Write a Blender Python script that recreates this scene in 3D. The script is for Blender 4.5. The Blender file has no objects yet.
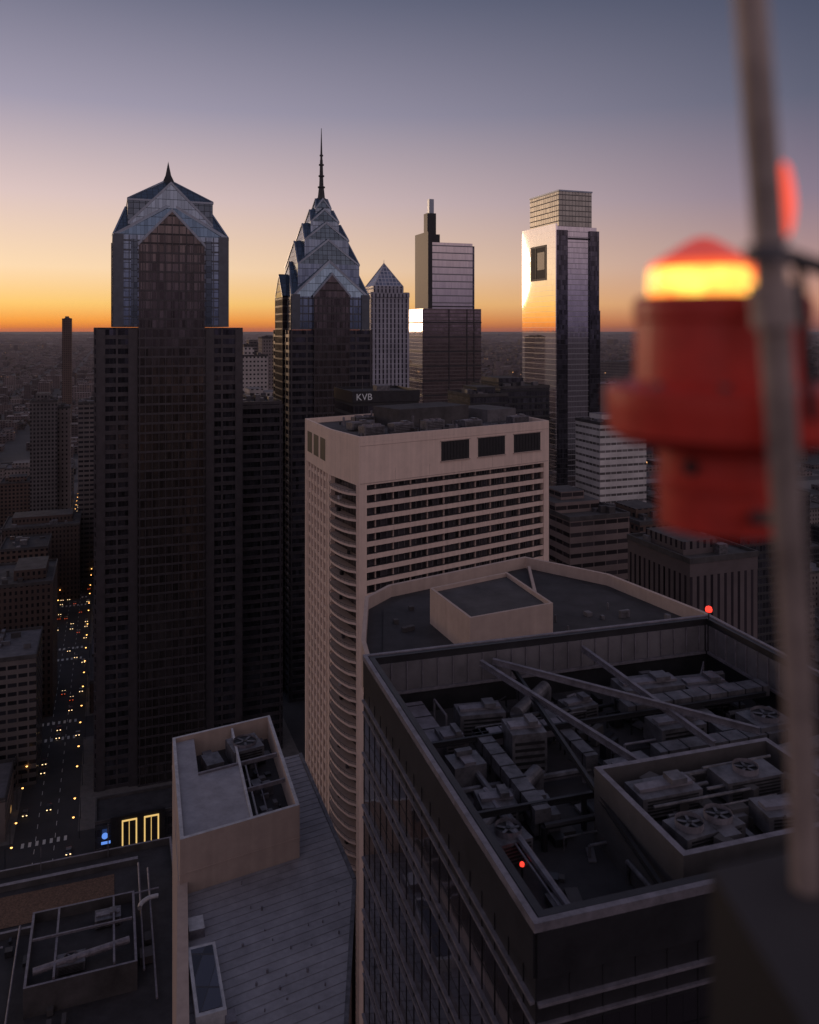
import bpy, math, random
from mathutils import Vector, Matrix
random.seed(7)
F=830.0; CX=409.5; CY=330.0; H=187.0
def P(px,py,dz):
    d=dz*F/(py-CY); return ((px-CX)/F*d, d)
def D(px,d): return (px-CX)/F*d
def ZZ(py,d): return H-(py-CY)/F*d
def lin(c):
    return tuple(((x/255)/12.92 if x/255<=0.04045 else ((x/255+0.055)/1.055)**2.4) for x in c)
TH=math.radians(19.9); CT,ST=math.cos(TH),math.sin(TH)
def loc2w(u,v): return (u*CT-v*ST, u*ST+v*CT)

# ---------------- materials ----------------
def newmat(name):
    m=bpy.data.materials.new(name); m.use_nodes=True
    nt=m.node_tree; b=nt.nodes['Principled BSDF']; return m,nt,b
def math_node(nt,op,a,b=None,c=None):
    n=nt.nodes.new('ShaderNodeMath'); n.operation=op
    for i,x in enumerate((a,b,c)):
        if x is None: continue
        if isinstance(x,(int,float)): n.inputs[i].default_value=x
        else: nt.links.new(x,n.inputs[i])
    return n.outputs[0]
def mixcol(nt,f,a,b):
    n=nt.nodes.new('ShaderNodeMix'); n.data_type='RGBA'
    for s,x in ((n.inputs[0],f),(n.inputs[6],a),(n.inputs[7],b)):
        if isinstance(x,(int,float)): s.default_value=x
        elif isinstance(x,tuple): s.default_value=(*x[:3],1)
        else: nt.links.new(x,s)
    return n.outputs[2]
def plain(name,col,rough=0.7,metal=0.0,ns=0.3,amt=0.25,bump=0.15,emit=None,es=0,streak=0.0):
    m,nt,b=newmat(name)
    tc=nt.nodes.new('ShaderNodeTexCoord')
    n1=nt.nodes.new('ShaderNodeTexNoise'); n1.inputs['Scale'].default_value=ns; n1.inputs['Detail'].default_value=10; n1.inputs['Roughness'].default_value=0.7
    nt.links.new(tc.outputs['Object'],n1.inputs['Vector'])
    f=math_node(nt,'MULTIPLY_ADD',n1.outputs[0],2.6,-0.8)
    if streak>0:
        mp=nt.nodes.new('ShaderNodeMapping'); mp.inputs['Scale'].default_value=(1.2,1.2,0.05); nt.links.new(tc.outputs['Object'],mp.inputs[0])
        n2=nt.nodes.new('ShaderNodeTexNoise'); n2.inputs['Scale'].default_value=1.0; n2.inputs['Detail'].default_value=4; nt.links.new(mp.outputs[0],n2.inputs['Vector'])
        f=math_node(nt,'ADD',math_node(nt,'MULTIPLY',f,1-streak),math_node(nt,'MULTIPLY',math_node(nt,'MULTIPLY_ADD',n2.outputs[0],2.6,-0.8),streak))
    n=nt.nodes.new('ShaderNodeClamp'); nt.links.new(f,n.inputs[0]); f=n.outputs[0]
    lo=tuple(c*(1-amt) for c in col); hi=tuple(min(1,c*(1+amt)) for c in col)
    mx=mixcol(nt,f,lo,hi); nt.links.new(mx,b.inputs['Base Color'])
    b.inputs['Roughness'].default_value=rough; b.inputs['Metallic'].default_value=metal
    if bump>0:
        bp=nt.nodes.new('ShaderNodeBump'); bp.inputs['Strength'].default_value=bump; bp.inputs['Distance'].default_value=0.05
        nt.links.new(n1.outputs[0],bp.inputs['Height']); nt.links.new(bp.outputs[0],b.inputs['Normal'])
    if emit: b.inputs['Emission Color'].default_value=(*emit,1); b.inputs['Emission Strength'].default_value=es
    return m
def facade(name,wall,glass,du=3.2,dv=3.4,a=0.22,b0=0.28,b1=0.82,lit=0.001,grough=0.2,gmetal=0.5,wrough=0.8,les=0.8,wmetal=0.0,warp=0.02,k=0.58):
    wall=tuple(c*k for c in wall)
    m,nt,b=newmat(name)
    uv=nt.nodes.new('ShaderNodeUVMap'); sp=nt.nodes.new('ShaderNodeSeparateXYZ'); nt.links.new(uv.outputs[0],sp.inputs[0])
    U=math_node(nt,'DIVIDE',sp.outputs[0],du); V=math_node(nt,'DIVIDE',sp.outputs[1],dv)
    fu=math_node(nt,'FRACT',U); fv=math_node(nt,'FRACT',V)
    mk=math_node(nt,'MULTIPLY',math_node(nt,'MULTIPLY',math_node(nt,'GREATER_THAN',fu,a),math_node(nt,'LESS_THAN',fu,1-a)),
        math_node(nt,'MULTIPLY',math_node(nt,'GREATER_THAN',fv,b0),math_node(nt,'LESS_THAN',fv,b1)))
    cb=nt.nodes.new('ShaderNodeCombineXYZ'); nt.links.new(math_node(nt,'FLOOR',U),cb.inputs[0]); nt.links.new(math_node(nt,'FLOOR',V),cb.inputs[1])
    wn=nt.nodes.new('ShaderNodeTexWhiteNoise'); wn.noise_dimensions='3D'; nt.links.new(cb.outputs[0],wn.inputs[0])
    sc=nt.nodes.new('ShaderNodeSeparateColor'); nt.links.new(wn.outputs['Color'],sc.inputs[0])
    n1=nt.nodes.new('ShaderNodeTexNoise'); n1.inputs['Scale'].default_value=0.06; n1.inputs['Detail'].default_value=9; n1.inputs['Roughness'].default_value=0.7
    geo=nt.nodes.new('ShaderNodeNewGeometry'); nt.links.new(geo.outputs['Position'],n1.inputs['Vector'])
    wf=math_node(nt,'MULTIPLY_ADD',n1.outputs[0],2.0,-0.5)
    wc=mixcol(nt,wf,tuple(c*0.65 for c in wall),tuple(c*1.3 for c in wall))
    gc=mixcol(nt,sc.outputs[0],tuple(c*0.55 for c in glass),tuple(c*1.3 for c in glass))
    nt.links.new(mixcol(nt,mk,wc,gc),b.inputs['Base Color'])
    nt.links.new(math_node(nt,'MULTIPLY_ADD',mk,grough-wrough,wrough),b.inputs['Roughness'])
    nt.links.new(math_node(nt,'MULTIPLY_ADD',mk,gmetal-wmetal,wmetal),b.inputs['Metallic'])
    if lit>0:
        l=math_node(nt,'MULTIPLY',mk,math_node(nt,'GREATER_THAN',sc.outputs[1],1-lit))
        l=math_node(nt,'MULTIPLY',l,math_node(nt,'MULTIPLY',sc.outputs[2],les))
        b.inputs['Emission Color'].default_value=(1,0.5,0.2,1); nt.links.new(l,b.inputs['Emission Strength'])
        m.cycles.emission_sampling='NONE'
    hsum=math_node(nt,'ADD',math_node(nt,'MULTIPLY',mk,-1.0),math_node(nt,'MULTIPLY',sc.outputs[2],warp))
    bp=nt.nodes.new('ShaderNodeBump'); bp.inputs['Strength'].default_value=0.5; bp.inputs['Distance'].default_value=0.15
    nt.links.new(hsum,bp.inputs['Height']); nt.links.new(bp.outputs[0],b.inputs['Normal'])
    return m
def emis(name,col,s):
    m,nt,b=newmat(name); b.inputs['Base Color'].default_value=(*[c*0.5 for c in col],1)
    b.inputs['Emission Color'].default_value=(*col,1); b.inputs['Emission Strength'].default_value=s
    m.cycles.emission_sampling='NONE'; return m
def curtain(name,col,metal=0.9,rough=0.07,du=1.5,dv=3.9,mull=(0.05,0.05,0.06),var=0.25,wob=0.02,mw=0.05,mh=0.06):
    m,nt,b=newmat(name)
    uv=nt.nodes.new('ShaderNodeUVMap'); sp=nt.nodes.new('ShaderNodeSeparateXYZ'); nt.links.new(uv.outputs[0],sp.inputs[0])
    U=math_node(nt,'DIVIDE',sp.outputs[0],du); V=math_node(nt,'DIVIDE',sp.outputs[1],dv)
    fu=math_node(nt,'FRACT',U); fv=math_node(nt,'FRACT',V)
    mk=math_node(nt,'MAXIMUM',math_node(nt,'LESS_THAN',fu,mw),math_node(nt,'LESS_THAN',fv,mh))
    cb=nt.nodes.new('ShaderNodeCombineXYZ'); nt.links.new(math_node(nt,'FLOOR',U),cb.inputs[0]); nt.links.new(math_node(nt,'FLOOR',V),cb.inputs[1])
    wn=nt.nodes.new('ShaderNodeTexWhiteNoise'); nt.links.new(cb.outputs[0],wn.inputs[0])
    sc=nt.nodes.new('ShaderNodeSeparateColor'); nt.links.new(wn.outputs['Color'],sc.inputs[0])
    gc=mixcol(nt,sc.outputs[0],tuple(c*(1-var) for c in col),tuple(min(1,c*(1+var)) for c in col))
    nt.links.new(mixcol(nt,mk,gc,mull),b.inputs['Base Color'])
    nt.links.new(math_node(nt,'MULTIPLY_ADD',mk,0.5-metal,metal),b.inputs['Metallic'])
    nt.links.new(math_node(nt,'MULTIPLY_ADD',mk,0.35,rough),b.inputs['Roughness'])
    geo=nt.nodes.new('ShaderNodeNewGeometry')
    v1=nt.nodes.new('ShaderNodeVectorMath'); v1.operation='SUBTRACT'; nt.links.new(wn.outputs['Color'],v1.inputs[0]); v1.inputs[1].default_value=(.5,.5,.5)
    v2=nt.nodes.new('ShaderNodeVectorMath'); v2.operation='SCALE'; nt.links.new(v1.outputs[0],v2.inputs[0]); v2.inputs['Scale'].default_value=wob
    v3=nt.nodes.new('ShaderNodeVectorMath'); v3.operation='ADD'; nt.links.new(geo.outputs['Normal'],v3.inputs[0]); nt.links.new(v2.outputs[0],v3.inputs[1])
    v4=nt.nodes.new('ShaderNodeVectorMath'); v4.operation='NORMALIZE'; nt.links.new(v3.outputs[0],v4.inputs[0]); nt.links.new(v4.outputs[0],b.inputs['Normal'])
    return m

M={}
M['asphalt']=plain('asphalt',(0.045,0.043,0.045),0.85,ns=0.05,amt=0.3)
M['ground']=plain('ground',(0.07,0.056,0.06),0.95,ns=0.0025,amt=0.6,bump=0)  # mauve base colour carries some of the distance haze
M['pave']=plain('pavement_concrete',(0.13,0.12,0.115),0.85,ns=0.4)
M['paint']=plain('road_paint',(0.6,0.6,0.56),0.6,ns=2)
M['roofdark']=plain('roof_membrane_dark',(0.030,0.028,0.031),0.85,ns=0.25,amt=0.5)
M['roofgrey']=plain('roof_membrane_grey',(0.11,0.105,0.115),0.8,ns=0.25,amt=0.4)
M['roofmid']=plain('roof_tar',(0.057,0.053,0.055),0.85,ns=0.2,amt=0.5)
M['tan']=plain('tan_concrete',(0.66,0.52,0.44),0.8,ns=0.35,amt=0.14,streak=.5)
M['tan2']=plain('tan_stucco',(0.42,0.33,0.285),0.85,ns=0.5,amt=0.16,streak=.4)
M['granite']=plain('grey_granite',(0.052,0.047,0.053),0.32,ns=0.4,amt=0.3,bump=0)
M['granite2']=plain('blue_granite',(0.085,0.10,0.125),0.3,ns=0.4,amt=0.25,bump=0)
M['trim']=plain('aluminium_trim',(0.25,0.29,0.35),0.3,metal=0.5,ns=0.5,amt=0.15,bump=0)
M['trimdk']=plain('dark_metal',(0.035,0.035,0.04),0.45,metal=0.5,ns=0.5,amt=0.3,bump=0)
M['galv']=plain('galvanised_steel',(0.125,0.122,0.135),0.5,metal=0.4,ns=1.1,amt=0.6,bump=0.05)
M['rim']=plain('weathered_coping',(0.18,0.17,0.195),0.5,metal=0.3,ns=1.3,amt=0.4,bump=0.05)
M['white']=plain('white_coated_metal',(0.42,0.42,0.44),0.5,ns=1.2,amt=0.3,bump=0.05)
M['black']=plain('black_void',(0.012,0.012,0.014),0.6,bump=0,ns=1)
M['gravel']=plain('brown_gravel',(0.12,0.07,0.045),0.95,ns=3,amt=0.6,bump=0.6)
M['gl_dark']=curtain('window_glass_dark',(0.082,0.082,0.10),0.8,0.1,du=1.5,dv=3.9,var=0.5)
M['gl_lib']=curtain('blue_curtain_wall',(0.21,0.275,0.35),0.95,0.1,du=1.5,dv=3.9,var=0.2,mull=(0.06,0.08,0.1),wob=.012)
M['gl_bay']=curtain('bronze_bay_glass',(0.115,0.10,0.10),0.8,0.12,du=1.5,dv=3.9,var=0.35,mull=(0.042,0.038,0.04),mh=0.2)
M['gl_roof']=curtain('crown_glass',(0.10,0.13,0.165),0.85,0.18,du=2.4,dv=2.4,var=0.22,mull=(0.05,0.06,0.075),mw=0.1,mh=0.1)
M['gl_mirror']=curtain('mirror_glass',(0.96,0.91,0.90),1.0,0.03,du=1.5,dv=4.2,var=0.03,mull=(0.75,0.7,0.68),wob=0.0015,mw=0.03,mh=0.04)
M['gl_silver']=curtain('silver_glass',(0.55,0.54,0.58),1.0,0.07,du=1.5,dv=4.2,var=0.1,mull=(0.3,0.3,0.32),wob=0.006,mh=.12)
M['gl_silver2']=curtain('pale_silver_glass',(0.62,0.59,0.58),1.0,0.1,du=1.5,dv=8.4,var=0.08,mull=(0.2,0.2,0.22),wob=0.006,mh=.16)
M['gl_top']=curtain('lattice_glass',(0.38,0.37,0.33),0.6,0.3,du=3,dv=4.2,var=0.12,mull=(0.17,0.16,0.15),mw=0.12,mh=0.2)
M['gl_near']=curtain('black_curtain_wall',(0.12,0.11,0.13),0.85,0.04,du=1.6,dv=4.0,var=0.3,wob=0.008,mull=(.02,.02,.025),mw=.02,mh=.03)
M['gl_cb']=curtain('apartment_glass',(0.05,0.045,0.05),0.4,0.12,du=1.6,dv=2.8,var=0.7,mull=(0.12,0.10,0.09),mw=0.08)
FAC=[facade('brick_office',(0.17,0.11,0.09),(0.045,0.045,0.05)),
     facade('concrete_office',(0.25,0.215,0.21),(0.05,0.05,0.06),du=4,dv=3.6,a=0.08,b0=0.4,b1=0.85,k=.5),
     facade('grey_apartment',(0.20,0.18,0.185),(0.05,0.05,0.055),du=2.6,dv=3.1),
     facade('brown_rowhouse',(0.12,0.08,0.07),(0.04,0.04,0.045),du=2.4,dv=3.3,a=0.28),
     facade('pale_limestone',(0.33,0.28,0.27),(0.06,0.055,0.06),du=3.0,dv=3.6,a=0.30,b0=.32,b1=.78),
     facade('dark_glass_block',(0.05,0.05,0.055),(0.10,0.10,0.12),du=1.8,dv=3.8,a=0.06,b0=0.25,b1=0.95,gmetal=0.8)]
FPALE=facade('white_grid_tower',(0.55,0.50,0.48),(0.08,0.08,0.09),du=3.2,dv=3.6,a=0.25,b0=0.3,b1=0.72,k=.8)
FWHITE=facade('white_panel_block',(0.72,0.69,0.68),(0.28,0.26,0.26),du=3.4,dv=3.8,a=0.04,b0=0.42,b1=0.75,k=.8)
FPINK=facade('pink_stone_ribbon',(0.36,0.28,0.265),(0.07,0.06,0.065),du=5,dv=3.8,a=0.03,b0=0.45,b1=0.85,k=.48)
FRIB=facade('ribbed_stone',(0.26,0.21,0.22),(0.06,0.05,0.06),du=2.4,dv=60,a=0.3,b0=0.05,b1=0.95,gmetal=0.5,k=.4,lit=0)
FMEL=facade('striped_stone_tower',(0.33,0.33,0.38),(0.06,0.06,0.08),du=3.2,dv=4.0,a=0.30,b0=0.1,b1=0.95,gmetal=0.7,k=1)
FARM=[facade('distant_masonry_a',(0.18,0.135,0.14),(0.07,0.065,0.07),du=5,dv=4,lit=0.006,les=2),  # mauve tint puts distance haze into the far buildings' colour
      facade('distant_masonry_b',(0.27,0.215,0.22),(0.07,0.065,0.07),du=6,dv=4,lit=0.006,les=2),
      facade('distant_masonry_c',(0.11,0.085,0.09),(0.06,0.055,0.06),du=5,dv=4,lit=0.008,les=2)]
RF=[plain('distant_roof_a',(.045,.039,.043),.9,ns=.02,amt=.4,bump=0),plain('distant_roof_b',(.085,.074,.078),.9,ns=.02,amt=.4,bump=0),plain('distant_roof_c',(.17,.15,.155),.9,ns=.02,amt=.3,bump=0)]
LW=emis('warm_lamp_light',(1,0.47,0.12),4.5); LH=emis('headlight',(1,0.68,0.34),3.0); LT=emis('taillight',(1,0.12,0.03),1.4)
LGOLD=emis('gold_lit_portal',(1,0.66,0.22),.8); LBLUE=emis('blue_sign_light',(0.15,0.35,1),.8)
LSHOP=emis('shopfront_glow',(1,0.55,0.18),.35)

# ---------------- mesh builder ----------------
class MB:
    def __init__(s): s.v=[];s.f=[];s.m=[];s.uv=[];s.mats=[]
    def mi(s,mat):
        if mat not in s.mats: s.mats.append(mat)
        return s.mats.index(mat)
    def face(s,pts,mat):
        k=len(s.v); s.v.extend(pts); s.f.append(tuple(range(k,k+len(pts)))); s.m.append(s.mi(mat))
        a,b,c=pts[0],pts[1],pts[2]
        e=(b[0]-a[0],b[1]-a[1],b[2]-a[2]); g=(c[0]-a[0],c[1]-a[1],c[2]-a[2])
        n=(e[1]*g[2]-e[2]*g[1],e[2]*g[0]-e[0]*g[2],e[0]*g[1]-e[1]*g[0]); L=math.sqrt(n[0]**2+n[1]**2+n[2]**2) or 1
        h=math.hypot(n[0],n[1])
        if abs(n[2])/L>0.8 or h<1e-9: s.uv.extend((p[0],p[1]) for p in pts)
        else:
            t=(-n[1]/h,n[0]/h); s.uv.extend((p[0]*t[0]+p[1]*t[1]+500.0,p[2]+0.0) for p in pts)
    def prism(s,poly,z0,z1,side,top=None,bottom=False):
        n=len(poly)
        for i in range(n):
            a=poly[i];b=poly[(i+1)%n]
            s.face([(a[0],a[1],z0),(b[0],b[1],z0),(b[0],b[1],z1),(a[0],a[1],z1)],side)
        s.face([(p[0],p[1],z1) for p in poly],top or side)
        if bottom: s.face([(p[0],p[1],z0) for p in reversed(poly)],side)
    def box(s,cx,cy,cz,sx,sy,sz,mat,rot=0,top=None):
        c,q=math.cos(rot),math.sin(rot)
        poly=[(cx+x*c-y*q,cy+x*q+y*c) for x,y in ((-sx/2,-sy/2),(sx/2,-sy/2),(sx/2,sy/2),(-sx/2,sy/2))]
        s.prism(poly,cz,cz+sz,mat,top,True)
    def edgebox(s,p0,p1,s0,s1,o0,o1,z0,z1,mat):
        dx,dy=p1[0]-p0[0],p1[1]-p0[1];L=math.hypot(dx,dy);dx/=L;dy/=L;nx,ny=dy,-dx
        q=lambda a,o:(p0[0]+dx*a+nx*o,p0[1]+dy*a+ny*o)
        s.prism([q(s0,o1),q(s1,o1),q(s1,o0),q(s0,o0)],z0,z1,mat,None,True)
    def parapet(s,poly,zr,zt,th,mat,cap=None):
        inn=offs(poly,-th); n=len(poly)
        for i in range(n):
            a,b=poly[i],poly[(i+1)%n];c,d=inn[i],inn[(i+1)%n]
            s.face([(a[0],a[1],zr),(b[0],b[1],zr),(b[0],b[1],zt),(a[0],a[1],zt)],mat)
            s.face([(d[0],d[1],zr),(c[0],c[1],zr),(c[0],c[1],zt),(d[0],d[1],zt)],mat)
            s.face([(a[0],a[1],zt),(b[0],b[1],zt),(d[0],d[1],zt),(c[0],c[1],zt)],cap or mat)
    def tube(s,p0,p1,r0,mat,r1=None,n=8,caps=True):
        r1=r0 if r1 is None else r1
        a=Vector(p0);b=Vector(p1);d=(b-a).normalized()
        u=d.orthogonal().normalized();w=d.cross(u)
        A=[a+(u*math.cos(t)+w*math.sin(t))*r0 for t in [2*math.pi*i/n for i in range(n)]]
        B=[b+(u*math.cos(t)+w*math.sin(t))*r1 for t in [2*math.pi*i/n for i in range(n)]]
        for i in range(n):
            j=(i+1)%n; s.face([tuple(A[i]),tuple(A[j]),tuple(B[j]),tuple(B[i])],mat)
        if caps: s.face([tuple(p) for p in B],mat); s.face([tuple(p) for p in reversed(A)],mat)
    def lathe(s,prof,mat,c=(0,0),n=40):
        for (r0,z0),(r1,z1) in zip(prof,prof[1:]):
            for i in range(n):
                t0,t1=2*math.pi*i/n,2*math.pi*(i+1)/n
                q=lambda r,t,z:(c[0]+r*math.cos(t),c[1]+r*math.sin(t),z)
                if r1<1e-6: s.face([q(r0,t0,z0),q(r0,t1,z0),q(0,0,z1)],mat)
                elif r0<1e-6: s.face([q(0,0,z0),q(r1,t1,z1),q(r1,t0,z1)],mat)
                else: s.face([q(r0,t0,z0),q(r0,t1,z0),q(r1,t1,z1),q(r1,t0,z1)],mat)
    def pyramid(s,w,z0,z1,mat,cx=0,cy=0,rib=None):
        C=[(cx-w,cy-w),(cx+w,cy-w),(cx+w,cy+w),(cx-w,cy+w)]
        for i in range(4):
            a,b=C[i],C[(i+1)%4]; s.face([(*a,z0),(*b,z0),(cx,cy,z1)],mat)
            if rib: s.tube((*a,z0),(cx,cy,z1),.4,rib,n=6)
    def fold(s,w,zc,zp,zt,ins,roof,gable,cx=0,cy=0,trim=None,tw=1.2):
        C=[(-w,-w),(w,-w),(w,w),(-w,w)]; v=w-ins; Pk=[(0,-v),(v,0),(0,v),(-v,0)]
        for i in range(4):
            a=C[i];b=C[(i+1)%4];p=Pk[i]; nx,ny=p[0]/v,p[1]/v
            A=(cx+a[0],cy+a[1],zc);B=(cx+b[0],cy+b[1],zc);Q=(cx+p[0],cy+p[1],zp);O=(cx,cy,zt)
            s.face([A,B,Q],gable); s.face([A,Q,O],roof); s.face([Q,B,O],roof)
            if trim:
                for (S,E) in ((A,Q),(Q,B)):
                    o=.35; f=lambda p_,k,dz:(p_[0]+nx*k,p_[1]+ny*k,p_[2]+dz)
                    s.face([f(S,o,-tw),f(E,o+ins*tw/(zp-zc),-tw),f(E,o,.3),f(S,o,.3)],trim)
                    s.face([f(S,o,.3),f(E,o,.3),f(E,-.4,.3),f(S,-.4,.3)],trim)
    def obj(s,name,loc=(0,0,0),rot=0,parent=None,smooth=False):
        me=bpy.data.meshes.new(name); me.from_pydata([tuple(v) for v in s.v],[],s.f)
        for m in s.mats: me.materials.append(m)
        me.polygons.foreach_set('material_index',s.m)
        ul=me.uv_layers.new(name='UVMap'); flat=[c for uv in s.uv for c in uv]; ul.data.foreach_set('uv',flat)
        if smooth: me.polygons.foreach_set('use_smooth',[True]*len(s.f))
        me.update()
        o=bpy.data.objects.new(name,me); bpy.context.scene.collection.objects.link(o)
        o.location=loc; o.rotation_euler=(0,0,rot)
        if parent: o.parent=parent
        return o
def offs(poly,o):
    n=len(poly);out=[]
    for i in range(n):
        a=Vector(poly[i-1]);b=Vector(poly[i]);c=Vector(poly[(i+1)%n])
        d1=(b-a).normalized();d2=(c-b).normalized()
        n1=Vector((d1.y,-d1.x));n2=Vector((d2.y,-d2.x)); m=(n1+n2); k=m.length_squared
        m=m*(2/k) if k>1e-6 else n1
        out.append((b.x+m.x*o,b.y+m.y*o))
    return out
def rect(x0,x1,y0,y1): return [(x0,y0),(x1,y0),(x1,y1),(x0,y1)]
def banded(mb,poly,z0,z1,fh,sp,off,pitch,pw,glass,band,pier=None,top=None,edges=None):
    mb.prism(poly,z0,z1,glass,top or M['roofdark'])
    z=z0; op=offs(poly,off)
    while z+sp<z1+0.01:
        mb.prism(op,z,z+sp,band,None,True); z+=fh
    if pitch:
        n=len(poly)
        for i in (edges if edges is not None else range(n)):
            a,b=poly[i],poly[(i+1)%n];L=math.hypot(b[0]-a[0],b[1]-a[1]);k=max(1,int(round(L/pitch)))
            for j in range(k+1):
                c=min(max(L*j/k,pw/2+off),L-pw/2-off)
                mb.edgebox(a,b,c-pw/2,c+pw/2,0.01,off+0.12,z0+0.01,z1-0.01,pier or band)
def acunit(mb,x,y,z,sx,sy,sz,rot,fans=1):
    mb.box(x,y,z+0.3,sx,sy,sz,M['galv'],rot)
    c,q=math.cos(rot),math.sin(rot)
    for i in range(fans):
        o=(i-(fans-1)/2)*sx/fans; fx,fy=x+o*c,y+o*q; r=min(sx/fans,sy)*0.38
        mb.tube((fx,fy,z+0.3+sz),(fx,fy,z+0.3+sz+0.35),r,M['rim'],n=18,caps=False)
        mb.tube((fx,fy,z+0.3+sz),(fx,fy,z+0.3+sz+0.12),r*0.97,M['black'],n=18)
        for k in range(5):
            t=k*2*math.pi/5; mb.box(fx+math.cos(t)*r*.45,fy+math.sin(t)*r*.45,z+.3+sz+.18,r*.85,r*.22,.03,M['galv'],t)
        mb.tube((fx,fy,z+0.3+sz+.1),(fx,fy,z+0.3+sz+0.28),r*0.18,M['trimdk'],n=10)
    if not fans:
        mb.box(x,y,z+.3+sz,sx*.9,sy*.35,.18,M['rim'],rot); mb.box(x+sx*.2*c,y+sx*.2*q,z+.3+sz+.181,sx*.25,sy*.5,.3,M['galv'],rot)
    for k in range(5):
        mb.box(x-q*(-sy/2-.02)*1,y+c*(-sy/2-.02),z+0.45+k*sz/6,sx*.85,0.05,sz*.07,M['black'],rot)
    for a in (-1,1):
        for b in (-1,1):
            mb.box(x+a*sx*.4*c-b*sy*.4*q,y+a*sx*.4*q+b*sy*.4*c,z,.15,.15,.3,M['trimdk'],rot)

# ---------------- ground and streets ----------------
g=MB(); R=90000
g.face([(-R,-R,0),(R,-R,0),(R,R,0),(-R,R,0)],M['ground']); g.obj('ground')
SU,SV=-22.0,322.0; BU,BV=112.0,98.0; RW=11.0
rd=MB()
def lw(u,v,z): x,y=loc2w(u,v); return (x,y,z)
def lquad(mb,u0,u1,v0,v1,z,mat): mb.face([lw(u0,v0,z),lw(u1,v0,z),lw(u1,v1,z),lw(u0,v1,z)],mat)
lquad(rd,-4000,6000,-300,5000,0.004,M['asphalt']); rd.obj('road')
mk=MB(); v=60
while v<1500:
    for du in (-3.3,3.3): lquad(mk,SU+du-.1,SU+du+.1,v,v+3,0.009,M['paint'])
    v+=8
for j in range(-2,12):
    vc=SV+j*BV
    for k in range(7):
        lquad(mk,SU-8+k*2.4,SU-7+k*2.4,vc-RW+1.0,vc-RW+4,0.009,M['paint'])
        lquad(mk,SU-8+k*2.4,SU-7+k*2.4,vc+RW-4,vc+RW-1,0.009,M['paint'])
mk.obj('road_markings')
AV=[(-98.7,372,52),(-75,400,40),(D(322,450),455,44),(D(388,680),690,34),(D(448,990),1000,60),(D(558,660),690,58),
    (10,205,62),(16,100,42),(18,50,38),(-16,90,28),(-45,135,34),(0,0,40),(D(386,300),315,26),(D(628,430),450,26),(D(600,300),312,22),(-88,296,24),(-86,262,30)]
def clear(x,y,r):
    return all(math.hypot(x-a,y-b)>r+c for a,b,c in AV)
def ymin_at(px):
    if px<100: return 470
    if px<300: return 400
    if px<560: return 405
    if px<660: return 530
    return 510
pv=MB(); far=MB(); nb=0; KIND=['office_building','apartment_building','brick_building','commercial_building']
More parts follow.
